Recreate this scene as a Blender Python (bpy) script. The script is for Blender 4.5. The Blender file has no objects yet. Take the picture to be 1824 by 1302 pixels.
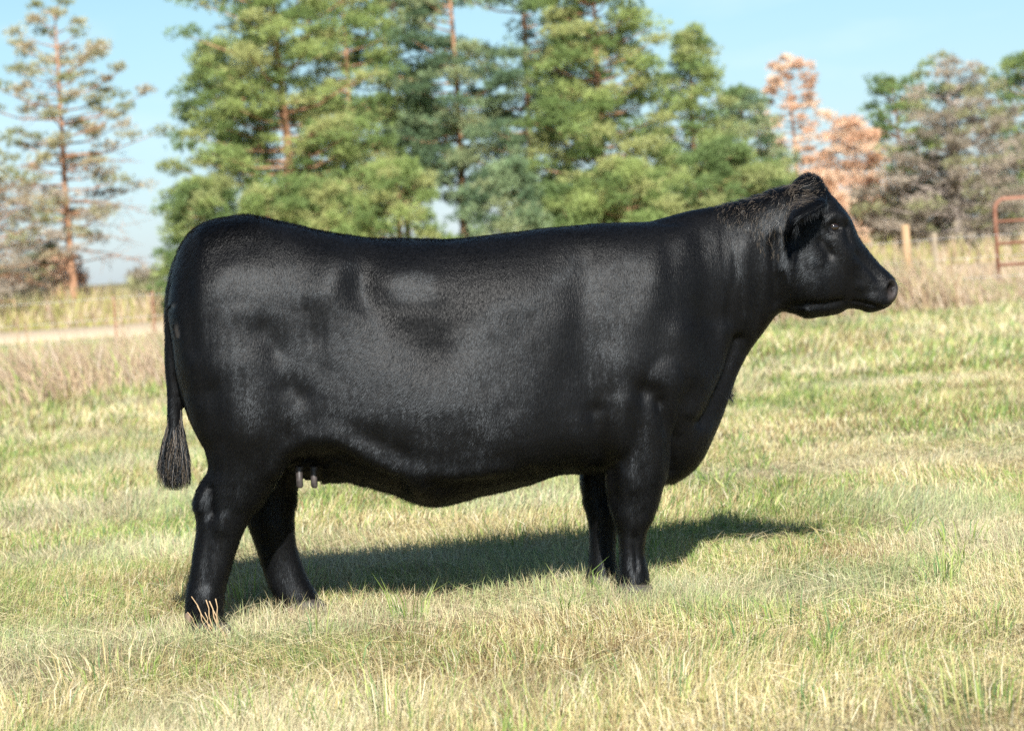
import bpy, math
import numpy as np
from mathutils import Matrix, Vector

# ------------------------------------------------------------------ camera, light, exposure
scene = bpy.context.scene
COL = scene.collection
R = math.radians
F = 4560.0                      # focal length in photo pixels (90 mm on a 36 mm wide sensor)
CAMH = 1.12
cam_d = bpy.data.cameras.new("camera"); cam = bpy.data.objects.new("camera", cam_d); COL.objects.link(cam)
cam_d.sensor_width = 36.0; cam_d.lens = 90.0
cam_d.clip_start = 0.1; cam_d.clip_end = 3000
cam.matrix_world = Matrix.Translation((0, 0, CAMH)) @ (Matrix.Rotation(R(90 - 2.51), 4, 'X') @ Matrix.Rotation(R(-4.0), 4, 'Z'))
cam_d.dof.use_dof = True; cam_d.dof.focus_distance = 8.05; cam_d.dof.aperture_fstop = 4.6
scene.camera = cam
CM = np.array(cam.matrix_world)[:3, :3]

SUN_EL, SUN_AZ = 36.5, 7.0      # the sun stands behind the camera, a little to its right
wd = bpy.data.worlds.new("World"); scene.world = wd; wd.use_nodes = True
nt = wd.node_tree; bg = nt.nodes["Background"]
sky = nt.nodes.new("ShaderNodeTexSky"); sky.sky_type = 'NISHITA'; sky.sun_disc = False
sky.sun_elevation = R(SUN_EL); sky.sun_rotation = R(180 - SUN_AZ)
sky.air_density = 1.0; sky.dust_density = .35; sky.ozone_density = 3.0; sky.altitude = 200
bg.inputs[1].default_value = 0.050
# thin high cloud low over the horizon
tc = nt.nodes.new("ShaderNodeTexCoord"); mp = nt.nodes.new("ShaderNodeMapping"); mp.inputs['Scale'].default_value = (9, 9, 34)
nz = nt.nodes.new("ShaderNodeTexNoise"); nz.inputs['Scale'].default_value = 1.3; nz.inputs['Detail'].default_value = 5
rp = nt.nodes.new("ShaderNodeValToRGB"); rp.color_ramp.elements[0].position = .52; rp.color_ramp.elements[1].position = .72
rp.color_ramp.elements[0].color = (0, 0, 0, 1); rp.color_ramp.elements[1].color = (.16, .16, .16, 1)
mx = nt.nodes.new("ShaderNodeMixRGB"); mx.inputs[2].default_value = (10., 10.6, 11.2, 1)
nt.links.new(tc.outputs['Generated'], mp.inputs[0]); nt.links.new(mp.outputs[0], nz.inputs[0])
nt.links.new(nz.outputs[0], rp.inputs[0]); nt.links.new(rp.outputs[0], mx.inputs[0]); nt.links.new(sky.outputs[0], mx.inputs[1])
# the sky is cyan overhead and bluer low down
sep = nt.nodes.new("ShaderNodeSeparateXYZ"); er_ = nt.nodes.new("ShaderNodeValToRGB"); ml = nt.nodes.new("ShaderNodeMixRGB"); ml.blend_type = 'MULTIPLY'; ml.inputs[0].default_value = 1
er_.color_ramp.elements[0].position = 0.0; er_.color_ramp.elements[0].color = (.74, .87, 1.20, 1)
er_.color_ramp.elements[1].position = .10; er_.color_ramp.elements[1].color = (.92, 1.04, 1.02, 1)
nt.links.new(tc.outputs['Generated'], sep.inputs[0]); nt.links.new(sep.outputs[2], er_.inputs[0])
nt.links.new(er_.outputs[0], ml.inputs[2]); nt.links.new(sky.outputs[0], ml.inputs[1]); nt.links.new(ml.outputs[0], mx.inputs[1])
nt.links.new(mx.outputs[0], bg.inputs[0])

sd = bpy.data.lights.new("sun", 'SUN'); sun = bpy.data.objects.new("sun", sd); COL.objects.link(sun)
sd.energy = 4.6; sd.angle = R(0.53); sd.color = (1.0, .965, .90)
sdir = Vector((math.sin(R(SUN_AZ)) * math.cos(R(SUN_EL)), -math.cos(R(SUN_AZ)) * math.cos(R(SUN_EL)), math.sin(R(SUN_EL))))
sun.rotation_euler = sdir.to_track_quat('Z', 'Y').to_euler(); sun.location = sdir * 30

vs = scene.view_settings; vs.view_transform = 'Standard'; vs.look = 'None'; vs.gamma = 1.0; vs.use_curve_mapping = False
vs.exposure = 1.2
scene.cycles.use_denoising = False
scene.cycles.max_bounces = 6; scene.cycles.transparent_max_bounces = 6
scene.cycles.sample_clamp_indirect = 4; scene.cycles.sample_clamp_direct = 12

# ------------------------------------------------------------------ helpers
rng = np.random.default_rng(7)

def P(px, py, Y):
    """world points on the plane y = Y that the photo shows at pixel (px, py)"""
    px, py, Y = np.broadcast_arrays(np.asarray(px, float), np.asarray(py, float), np.asarray(Y, float))
    d = np.stack([(px - 912) / F, -(py - 651) / F, -np.ones_like(px)], -1) @ CM.T
    return d * (Y / d[..., 1])[..., None] + np.array([0, 0, CAMH])

def proj(v):
    c = (v - np.array([0, 0, CAMH])) @ CM
    return 912 + F * c[:, 0] / -c[:, 2], 651 - F * c[:, 1] / -c[:, 2]

def vnoise(p, scale, seed=0):
    """smooth value noise, any dimension, roughly -1..1"""
    p = np.asarray(p, float) / scale
    i = np.floor(p).astype(np.int64); f = p - i; f = f * f * (3 - 2 * f)
    D = p.shape[1]; out = np.zeros(len(p))
    for c in range(2 ** D):
        h = np.full(len(p), seed * 7919 + 13, np.int64); w = np.ones(len(p))
        for k in range(D):
            b = (c >> k) & 1
            h = h * 1000003 + (i[:, k] + b) * (374761393 + 668265263 * k)
            h = (h ^ (h >> 13)) & 0x7fffffff
            w = w * (f[:, k] if b else 1 - f[:, k])
        h = (h * 1274126177) & 0x7fffffff; h ^= h >> 15
        out += w * ((h & 0xffff) / 32767.5 - 1)
    return out

def tag(o, label=None, cat=None, group=None, kind=None):
    if label: o['label'] = label
    if cat: o['category'] = cat
    if group: o['group'] = group
    if kind: o['kind'] = kind
    return o

def empty(name, loc, label, cat, group=None):
    o = bpy.data.objects.new(name, None); o.empty_display_size = .1; o.location = loc; COL.objects.link(o)
    return tag(o, label, cat, group)

def mesh(name, v, faces, m=None, parent=None, smooth=False, col=None, sizes=None):
    """v in world coordinates; faces: (n,3)/(n,4) array or list of such arrays"""
    v = np.asarray(v, float)
    if parent is not None: v = v - np.array(parent.location)
    if not isinstance(faces, (list, tuple)): faces = [faces]
    faces = [np.asarray(f, np.int64) for f in faces if len(f)]
    me = bpy.data.meshes.new(name)
    me.vertices.add(len(v)); me.vertices.foreach_set('co', v.ravel().astype(np.float32))
    idx = np.concatenate([f.ravel() for f in faces]).astype(np.int32)
    tot = np.concatenate([np.full(len(f), f.shape[1]) for f in faces]).astype(np.int32)
    me.loops.add(len(idx)); me.loops.foreach_set('vertex_index', idx)
    me.polygons.add(len(tot)); me.polygons.foreach_set('loop_start', (np.cumsum(tot) - tot).astype(np.int32))
    me.update(calc_edges=True); me.validate()
    if smooth: me.polygons.foreach_set('use_smooth', np.ones(len(me.polygons), bool))
    if col is not None:
        a = me.color_attributes.new('tint', 'FLOAT_COLOR', 'POINT')
        a.data.foreach_set('color', np.c_[col, np.ones(len(col))].ravel().astype(np.float32))
    if m: me.materials.append(m)
    o = bpy.data.objects.new(name, me); COL.objects.link(o)
    if parent is not None: o.parent = parent
    return o

def newmat(name, color=(.5, .5, .5), rough=.8, spec=.3):
    m = bpy.data.materials.new(name); m.use_nodes = True
    b = m.node_tree.nodes['Principled BSDF']
    b.inputs['Base Color'].default_value = (*color, 1); b.inputs['Roughness'].default_value = rough
    b.inputs['Specular IOR Level'].default_value = spec
    return m, m.node_tree, b

def noise_mat(name, c1, c2, scale, rough=.85, spec=.2, bump=0.0, detail=6, coords='Object', stretch=(1, 1, 1)):
    m, t, b = newmat(name, c1, rough, spec)
    tc = t.nodes.new('ShaderNodeTexCoord'); mp = t.nodes.new('ShaderNodeMapping'); mp.inputs['Scale'].default_value = stretch
    n = t.nodes.new('ShaderNodeTexNoise'); n.inputs['Scale'].default_value = scale; n.inputs['Detail'].default_value = detail
    r = t.nodes.new('ShaderNodeValToRGB'); r.color_ramp.elements[0].position = .35; r.color_ramp.elements[1].position = .65
    r.color_ramp.elements[0].color = (*c1, 1); r.color_ramp.elements[1].color = (*c2, 1)
    t.links.new(tc.outputs[coords], mp.inputs[0]); t.links.new(mp.outputs[0], n.inputs[0]); t.links.new(n.outputs[0], r.inputs[0])
    t.links.new(r.outputs[0], b.inputs['Base Color'])
    if bump:
        bp = t.nodes.new('ShaderNodeBump'); bp.inputs['Strength'].default_value = bump; bp.inputs['Distance'].default_value = .02
        t.links.new(n.outputs[0], bp.inputs['Height']); t.links.new(bp.outputs[0], b.inputs['Normal'])
    return m

def leaf_mat(name, trans=.35, rough=.55, spec=.25):
    """blades, needles: colour from the 'tint' attribute, some light let through"""
    m = bpy.data.materials.new(name); m.use_nodes = True; t = m.node_tree; b = t.nodes['Principled BSDF']
    a = t.nodes.new('ShaderNodeAttribute'); a.attribute_name = 'tint'
    b.inputs['Roughness'].default_value = rough; b.inputs['Specular IOR Level'].default_value = spec
    t.links.new(a.outputs['Color'], b.inputs['Base Color'])
    tr = t.nodes.new('ShaderNodeBsdfTranslucent'); t.links.new(a.outputs['Color'], tr.inputs[0])
    mx = t.nodes.new('ShaderNodeMixShader'); mx.inputs[0].default_value = trans
    t.links.new(b.outputs[0], mx.inputs[1]); t.links.new(tr.outputs[0], mx.inputs[2])
    t.links.new(mx.outputs[0], t.nodes['Material Output'].inputs[0])
    return m

def unit(a): return a / np.maximum(np.linalg.norm(a, axis=-1, keepdims=True), 1e-9)

def tube(pts, rad, n=8, cap=True):
    """closed tube along points; returns verts, [quads, tris]"""
    pts = np.asarray(pts, float); rad = np.broadcast_to(np.asarray(rad, float), (len(pts),))
    t = unit(np.gradient(pts, axis=0))
    ref = np.array([0, 0, 1.]) if abs(t[0, 2]) < .9 else np.array([1., 0, 0])
    u = unit(np.cross(t, ref)); w = np.cross(t, u)
    a = np.linspace(0, 2 * np.pi, n, endpoint=False)
    v = pts[:, None] + rad[:, None, None] * (u[:, None] * np.cos(a)[None, :, None] + w[:, None] * np.sin(a)[None, :, None])
    m = len(pts); i = np.arange(m - 1)[:, None] * n + np.arange(n)[None]; j = np.arange(m - 1)[:, None] * n + (np.arange(n)[None] + 1) % n
    q = np.stack([i, j, j + n, i + n], -1).reshape(-1, 4)
    v = v.reshape(-1, 3); tr = np.zeros((0, 3), int)
    if cap:
        v = np.vstack([v, pts[0], pts[-1]]); k = np.arange(n); k2 = (k + 1) % n
        tr = np.vstack([np.stack([k2, k, np.full(n, m * n)], -1), np.stack([k + (m - 1) * n, k2 + (m - 1) * n, np.full(n, m * n + 1)], -1)])
    return v, [q, tr]

def join(parts):
    V, Q, T, k = [], [], [], 0
    for v, (q, t) in parts:
        V.append(v); Q.append(q + k); T.append(t + k); k += len(v)
    return np.vstack(V), [np.vstack(Q), np.vstack(T)]

# ------------------------------------------------------------------ ground, road
g = noise_mat('pasture_soil', (.10, .085, .045), (.24, .20, .11), 9, .95, .05)
xs = np.r_[np.linspace(-400, -40, 8), np.linspace(-35, 35, 71), np.linspace(40, 400, 8)]
ys = np.r_[np.linspace(-60, 0, 7), np.linspace(1, 90, 120), np.linspace(100, 900, 12)]
X, Y = np.meshgrid(xs, ys); n0 = len(xs)
def gz(x, y):
    p = np.stack([np.ravel(x), np.ravel(y)], -1)
    near = np.clip((np.ravel(y) - 11) / 8, 0, 1)
    return (vnoise(p, 1.9, 3) * .018 * (.35 + near) + vnoise(p, 9., 4) * .05 * near).reshape(np.shape(x))
V = np.stack([X.ravel(), Y.ravel(), (gz(X, Y) - .012).ravel()], -1)
i = (np.arange(len(ys) - 1)[:, None] * n0 + np.arange(n0 - 1)[None]).ravel()
tag(mesh('pasture_ground', V, np.stack([i, i + 1, i + n0 + 1, i + n0], -1), g, smooth=True), kind='structure')
road_m = noise_mat('sandy_track', (.46, .36, .25), (.56, .46, .33), 3, .95, .05, stretch=(1, 6, 1))
rx = np.linspace(-300, 300, 301)
rv = np.concatenate([np.stack([rx, 50.0 + .5 * np.sin(rx * .11), np.full_like(rx, .07)], -1), np.stack([rx, 60.6 + .4 * np.sin(rx * .09), np.full_like(rx, .09)], -1),
                     np.stack([rx, 49.7 + .5 * np.sin(rx * .11), np.full_like(rx, -.1)], -1), np.stack([rx, 60.9 + .4 * np.sin(rx * .09), np.full_like(rx, -.1)], -1)])
k = np.arange(300)
tag(mesh('dirt_track', rv, np.vstack([np.stack([k, k + 1, k + 302, k + 301], -1), np.stack([k + 602, k + 603, k + 1, k], -1), np.stack([k + 301, k + 302, k + 904, k + 903], -1)]), road_m), kind='structure')

# ------------------------------------------------------------------ grass
grass_m = leaf_mat('grass_blades', .35, .6, .2)
def wedge(n, y0, y1, power=1.0, side=1.28):
    u = rng.random(n); a, b = y0 ** power, y1 ** power
    y = (a + (b - a) * u) ** (1 / power)
    x = (rng.random(n) * 2 - 1) * (.205 * y * side + .35)
    return x, y

def blades(x, y, h, w, lean, col, seg=2, z=None, dirn=None, bend=.5):
    """each blade: a bent ribbon of two quads/one tip. returns verts, faces, colours"""
    n = len(x)
    z = gz(x, y) if z is None else z
    base = np.stack([x, y, z - .01], -1)
    a = rng.random(n) * 2 * np.pi if dirn is None else dirn
    l = np.stack([np.cos(a), np.sin(a), np.zeros(n)], -1)
    fa = rng.random(n) * np.pi
    s = np.stack([np.cos(fa), np.sin(fa) * .6, rng.normal(0, .15, n)], -1)
    up = np.array([0, 0, 1.])
    cl, sl = np.cos(lean)[:, None], np.sin(lean)[:, None]
    hm = h[:, None]
    mid = base + hm * .52 * (up * cl + l * sl)
    l2 = np.minimum(lean + bend * rng.random(n) + .1, 1.9); tip = mid + hm * .48 * (up * np.cos(l2)[:, None] + l * np.sin(l2)[:, None])
    tip[:, 2] = np.maximum(tip[:, 2], z + .004)
    ww = w[:, None] / 2
    V = np.stack([base - s * ww, base + s * ww, mid + s * ww * .8, mid - s * ww * .8, tip], 1).reshape(-1, 3)
    k = np.arange(n) * 5
    C = np.repeat(col, 5, 0); 
    return V, [np.stack([k, k + 1, k + 2, k + 3], -1), np.stack([k + 3, k + 2, k + 4], -1)], C

def cat(parts):
    V, Q, T, C, k = [], [], [], [], 0
    for v, (q, t), c in parts:
        V.append(v); Q.append(q + k); T.append(t + k); C.append(c); k += len(v)
    return np.vstack(V), [np.vstack(Q), np.vstack(T)], np.vstack(C)

STRAW = np.array([[.60, .50, .27], [.70, .60, .36], [.55, .43, .23], [.66, .60, .42], [.48, .40, .18], [.58, .56, .27]])
GREEN = np.array([[.22, .31, .07], [.30, .38, .10], [.16, .25, .07], [.38, .43, .15], [.12, .21, .08]])
def grass_colour(x, y, bias=0.):
    p = np.stack([x, y], -1)
    gm = vnoise(p, .55, 11) * .55 + vnoise(p, 1.7, 12) * .45 + vnoise(p, .16, 13) * .4 + bias
    g_ = rng.random(len(x)) < 1 / (1 + np.exp(-(gm * 3.6 - .45)))
    c = np.where(g_[:, None], GREEN[rng.integers(0, len(GREEN), len(x))], STRAW[rng.integers(0, len(STRAW), len(x))])
    brown = (rng.random(len(x)) < .08 + .30 * np.clip(vnoise(p, .35, 77) + vnoise(p, 1.1, 78) - .2, 0, 1)); c = np.where(brown[:, None], np.array([.22, .15, .07]), c)
    pale = np.clip(vnoise(p, .8, 19) * 1.5, 0, 1)[:, None]
    c = c * (1 - .35 * pale) + np.array([.62, .58, .44]) * .35 * pale
    return c * (.78 + .44 * rng.random((len(x), 1))), g_

parts = []
def near_grass(n, y0, y1, hmin, hmax, wmm, power, bias, leanmax=1.35):
    x, y = wedge(n, y0, y1, power)
    p = np.stack([x, y], -1)
    c, g_ = grass_colour(x, y, bias)
    hh = (hmin + (hmax - hmin) * rng.random(n) ** 1.6) * (1 + .5 * vnoise(p, .45, 21) + .4 * vnoise(p, 1.3, 22)).clip(.25, 2) * np.where(g_, 1.1, .95)
    lean = np.abs(rng.normal(.1, .55, n)).clip(0, leanmax)
    th = vnoise(p, .5, 31) * 3.1 + rng.normal(0, 1.0, n)
    parts.append(blades(x, y, hh, wmm * .001 * (.6 + .8 * rng.random(n)), lean, c, dirn=th, bend=.9))
near_grass(290000, 4.6, 10.5, .022, .080, 2.1, 1.6, -.02)
near_grass(190000, 10.0, 20.0, .035, .095, 4.5, 1.3, -.05)
near_grass(110000, 19.0, 36.0, .06, .16, 11, 1.2, -.02)
near_grass(60000, 35.0, 49.6, .05, .13, 20, 1.2, -.15)
# lying straw
x, y = wedge(90000, 4.6, 13, 1.5); c, _ = grass_colour(x, y, -1.6)
parts.append(blades(x, y, .05 + .12 * rng.random(len(x)), np.full(len(x), .0022), 1.25 + .25 * rng.random(len(x)), c * 1.05, z=gz(x, y) + .006 + .03 * rng.random(len(x)), bend=.15))
# ranker grass left standing round the hooves
for hx0, hy0, n_ in [(-.98, 7.93, 900), (-.66, 8.24, 800), (.38, 8.09, 1100), (.28, 8.40, 900)]:
    a = rng.random(n_) * 6.283; r_ = .06 + .16 * rng.random(n_); x, y = hx0 + r_ * np.cos(a) * 1.3, hy0 + r_ * np.sin(a) - .02
    c, _ = grass_colour(x, y, -.1)
    parts.append(blades(x, y, .035 + .075 * rng.random(n_), np.full(n_, .0022), np.abs(rng.normal(.15, .4, n_)), c, bend=.7))
v, f, c = cat(parts)
tag(mesh('pasture_grass', v, f, grass_m, col=c), kind='stuff')

# tufts: longer blades in clumps, greener
parts = []
nc = 420
cx, cy = wedge(nc, 4.7, 22, 1.2)
for q in range(nc):
    k = int(rng.integers(8, 34)); dist = cy[q]
    green = rng.random() < .8
    r = rng.random(k) ** .5 * rng.uniform(.03, .09); a = rng.random(k) * 6.283
    xx, yy = cx[q] + r * np.cos(a), cy[q] + r * np.sin(a)
    base = (GREEN if green else STRAW)[rng.integers(0, 5, k)] * (.8 + .4 * rng.random((k, 1)))
    hh = rng.uniform(.06, .16) * (1 if green else .55) * (.5 + .7 * rng.random(k))
    parts.append(blades(xx, yy, hh, np.full(k, .0022 + .0003 * dist), np.abs(rng.normal(.25, .3, k)), base, dirn=a, bend=.9))
# out-of-focus tufts closest to the lens
for (px, py, n_, s_, gr) in [(200, 1215, 160, .16, 0), (480, 1290, 220, .17, 1), (690, 1290, 160, .22, 1), (1180, 1250, 190, .17, 1), (1230, 1195, 120, .14, 1), (1750, 1275, 240, .19, 1), (850, 1210, 120, .13, 0),
                             (960, 1290, 200, .14, 1), (60, 1290, 180, .15, 0), (1500, 1290, 160, .12, 0), (1300, 1300, 150, .12, 0)]:
    yh = 451 - (px - 912) * .0699; d = F * CAMH / (py - yh)
    c0 = P(px, py, d)
    r = rng.random(n_) ** .5 * .13; a = rng.random(n_) * 6.283
    n_ = int(n_ * .7); r = r[:n_] * 1.6; a = a[:n_]
    base = np.where((rng.random(n_) < (.42 if gr else .15))[:, None], GREEN[rng.integers(0, 5, n_)], STRAW[rng.integers(0, 5, n_)]) * (.8 + .4 * rng.random((n_, 1)))
    parts.append(blades(c0[0] + r * np.cos(a), d + r * np.sin(a), s_ * (.4 + .7 * rng.random(n_)), np.full(n_, .0032), np.abs(rng.normal(.25, .35, n_)), base, dirn=a, bend=1.0))
v, f, c = cat(parts)
tag(mesh('grass_tufts', v, f, grass_m, col=c), kind='stuff')

# dry stubble stalks right in front of the near hind hoof
st_o = P(385, 1150, 7.86)
st = empty('dry_stalks', (float(st_o[0]), 7.86, 0.0), 'bunch of broken tan straw stalks standing before the near hind hoof of the cow', 'plant')
sm = noise_mat('tan_stalk', (.30, .20, .11), (.46, .33, .20), 40, .7, .2)
prt = []
for (bx, by, tx, ty, r) in [(392, 1155, 340, 1062, .0028), (378, 1150, 350, 1078, .0022), (388, 1160, 366, 1068, .0032), (400, 1160, 372, 1070, .0034), (396, 1152, 383, 1066, .003), (405, 1150, 378, 1085, .003), (372, 1150, 333, 1090, .0026), (384, 1155, 364, 1090, .0024)]:
    a_, b_ = P(bx, by, 7.86), P(tx, ty, 7.83 + .04 * rng.random()); a_[2] = -.01
    tt = np.linspace(0, 1, 6)[:, None]
    pts = a_ * (1 - tt) + b_ * tt + np.array([.004, 0, 0]) * np.sin(tt * 9)
    prt.append(tube(pts, .75 * r * np.linspace(1, .7, 6), 6))
v, f = join(prt)
mesh('stalks', v, f, sm, st, smooth=True)

# tall dry grass strip, and the rough beyond the track
dry_m = leaf_mat('dry_reeds', .3, .7, .15)
DRY = np.array([[.50, .36, .24], [.58, .45, .32], [.42, .31, .21], [.64, .53, .41], [.32, .23, .15], [.55, .46, .27]])
parts = []
n = 90000
x = (rng.random(n) * 2 - 1) * 9.5; t0 = 23.6 + (x + 4.5) * .85
y = t0 + rng.random(n) ** 1.1 * np.where(x > 2, 5.0, 7.0); p = np.stack([x, y], -1)
t0e = t0 + vnoise(np.stack([x, x * 0], -1), .9, 5) * .7
keep = y > t0e; x, y, p, t0 = x[keep], y[keep], p[keep], t0[keep]; n = len(x)
hh = (.33 + .36 * rng.random(n) + .12 * (x > 2)) * (1 + .35 * vnoise(p, .7, 6)) * np.clip(.45 + (y - t0) / 1.6, .3, 1) * (1 - .5 * np.clip((x - 5.6) / .6, 0, 1))
c = DRY[rng.integers(0, 6, n)] * (.66 + .42 * rng.random((n, 1))); gq = rng.random(n) < .07 + .14 * (vnoise(p, .8, 9) > .2)
c[gq] = GREEN[rng.integers(0, 5, gq.sum())] * 1.15
parts.append(blades(x, y, hh, .010 + .008 * rng.random(n), np.abs(rng.normal(.3, .25, n)), c, dirn=2.6 + rng.normal(0, 1.0, n), bend=.8))
n = 22000; x = 2.5 + rng.random(n) * 8; y = 41 + rng.random(n) * 8.4
parts.append(blades(x, y, .16 + .26 * rng.random(n) ** 1.3, .016 + .012 * rng.random(n), np.abs(rng.normal(.25, .25, n)), DRY[rng.integers(0, 6, n)] * (.75 + .4 * rng.random((n, 1)))))
v, f, c = cat(parts)
tag(mesh('tall_dry_grass', v, f, dry_m, col=c), kind='stuff')
parts = []
n = 75000
x = (rng.random(n) * 2 - 1) * 27; y = 61.3 + rng.random(n) ** 1.5 * 36; p = np.stack([x, y], -1)
hh = (.5 + .6 * rng.random(n)) * (1 + .25 * vnoise(p, 2.2, 6)) * np.clip(.35 + (y - 61) / 3.0, 0, 1)
c = DRY[rng.integers(0, 6, n)] * (.8 + .4 * rng.random((n, 1))); gq = rng.random(n) < .30 + .3 * (vnoise(p, 3., 9) > 0)
c[gq] = np.array([.36, .35, .12]) * (.7 + .6 * rng.random((gq.sum(), 1)))
parts.append(blades(x, y, hh, .03 + .03 * rng.random(n), np.abs(rng.normal(.15, .2, n)), c))
v, f, c = cat(parts)
tag(mesh('rough_grass_beyond_track', v, f, dry_m, col=c), kind='stuff')

# tall weed stems in front of the track
WX = [(20, 30.5, .98), (45, 29.5, .8), (205, 29., .92), (262, 31., .95), (290, 30., .7), (1640, 31.0, .8), (1700, 31.5, .75), (1555, 31, .7)]
for q, (px, d, h) in enumerate(WX):
    o = P(px, 500, d); base = np.array([o[0], d, 0.])
    w = empty('weed_stem', tuple(base), ['pale forked weed stem at the far left edge', 'short pale weed beside the left edge of the meadow', 'thin upright weed in front of the track left of the cow', 'tall dead weed nearest the tail of the cow', 'low weed stem just behind the cow rump',
              'dry weed right of the wooden fence post', 'dry weed halfway between the fence post and the gate', 'dry weed left of the wooden fence post'][q], 'weed', 'dead weeds in the tall grass')
    prt = []
    top = base + np.array([rng.normal(0, .05), 0, h]); tt = np.linspace(0, 1, 5)[:, None]
    prt.append(tube(base * (1 - tt) + top * tt + np.array([.02, 0, 0]) * np.sin(4 * tt), .006, 5))
    for b in range(6):
        s = base * (1 - .35 - .1 * b) + top * (.35 + .1 * b); e = s + np.array([rng.normal(0, .08), rng.normal(0, .08), .16])
        prt.append(tube(np.array([s, (s + e) / 2 + [0, 0, -.02], e]), .004, 4))
    v, f = join(prt); mesh('stem', v, f, sm, w)

# ------------------------------------------------------------------ fence, gate
wood_m = noise_mat('weathered_post', (.30, .26, .21), (.50, .45, .38), 12, .85, .15, stretch=(3, 3, .4))
cut_m = noise_mat('orange_post_wood', (.34, .22, .12), (.44, .31, .19), 14, .8, .15, stretch=(3, 3, .4))
dull_m = noise_mat('dull_tan_post', (.24, .19, .13), (.32, .26, .19), 12, .85, .15, stretch=(3, 3, .4))
steel_m, _, b = newmat('fence_wire', (.42, .42, .42), .5, .5)
rust_m = noise_mat('rusty_gate_paint', (.20, .085, .05), (.31, .15, .10), 14, .65, .3, bump=.15)
fen = empty('wire_fence', (0, 34, 0), 'wire fence with wooden and thin steel posts in front of the sandy track', 'fence')
def post(px, d, h, r, m, name='fence_post'):
    o = P(px, 480, d); q = np.array([o[0], d, 0.])
    v, f = tube(np.array([q, q + [0, 0, h * .5], q + [0, 0, h - .02], q + [0, 0, h]]), [r, r * .97, r * .95, r * .8], 12)
    return mesh(name, v, f, m, fen)
tag(post(1617, 34, 1.13, .062, cut_m), label='stout wooden post with orange upper half')
post(198, 34, .92, .014, rust_m); post(268, 34, .95, .014, rust_m); post(1668, 36.5, .98, .045, dull_m); post(-260, 34, 1., .05, wood_m)
for hgt in (.9, .62, .35):
    xx = np.linspace(-16, 9.2, 60); v, f = tube(np.stack([xx, np.full(60, 33.95), hgt + .012 * np.sin(xx * 1.3)], -1), .0025, 5)
    mesh('wire', v, f, steel_m, fen)
gx = P(1776, 440, 36.)[0]
gate = empty('tube_gate', (float(gx), 36., 0.), 'rusty red tube farm gate standing in the grass at the right edge', 'gate')
corner = .16; Hh, W_ = 1.40, 4.2
def arc(cx, cz, a0, a1): 
    t = np.linspace(a0, a1, 8); return [(cx + corner * math.cos(q), cz + corner * math.sin(q)) for q in t]
loop = [(0, .12)] + arc(corner, Hh - corner, math.pi, math.pi / 2) + arc(W_ - corner, Hh - corner, math.pi / 2, 0) + [(W_, .12)]
pl = np.array([[gx + a, 36., b] for a, b in loop])
v, f = tube(pl, .027, 10); mesh('gate_frame', v, f, rust_m, gate, smooth=True)
for z_ in (.17, .47, .77, 1.08):
    v, f = tube(np.array([[gx, 36., z_], [gx + W_ / 2, 36., z_ - .01], [gx + W_, 36., z_]]), .022, 8); mesh('gate_rail', v, f, rust_m, gate, smooth=True)
for q in (.33, .66):
    v, f = tube(np.array([[gx + W_ * q, 35.97, .14], [gx + W_ * q, 35.97, Hh - .02]]), .018, 8); mesh('gate_brace', v, f, rust_m, gate, smooth=True)

# ------------------------------------------------------------------ pines
bark_m = noise_mat('orange_pine_bark', (.20, .105, .06), (.46, .26, .16), 7, .9, .1, bump=.5, stretch=(1, 1, .3))
greybark_m = noise_mat('grey_dead_bark', (.24, .20, .17), (.45, .38, .33), 7, .9, .1, bump=.4, stretch=(1, 1, .3))
darkbark_m = noise_mat('dark_pine_bark', (.07, .05, .04), (.18, .13, .10), 7, .9, .1, bump=.4, stretch=(1, 1, .3))
needle_m = leaf_mat('pine_needles', .28, .5, .25)
PAL = {
 'green':  np.array([[.165, .235, .085], [.245, .300, .105], [.125, .185, .065], [.290, .320, .130]]),
 'bright': np.array([[.215, .285, .095], [.275, .335, .115], [.150, .215, .070], [.33, .35, .14]]),
 'blue':   np.array([[.150, .220, .115], [.215, .285, .150], [.095, .150, .080], [.27, .31, .16]]),
 'olive':  np.array([[.33, .31, .18], [.38, .35, .20], [.24, .25, .12], [.40, .33, .21]]),
 'orange': np.array([[.62, .40, .26], [.68, .47, .33], [.50, .32, .21], [.68, .51, .37]]),
 'grey':   np.array([[.33, .28, .21], [.40, .34, .27], [.25, .215, .165], [.30, .30, .16]]),
 'dark':   np.array([[.07, .12, .05], [.11, .16, .065], [.05, .08, .04]]),
}
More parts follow.
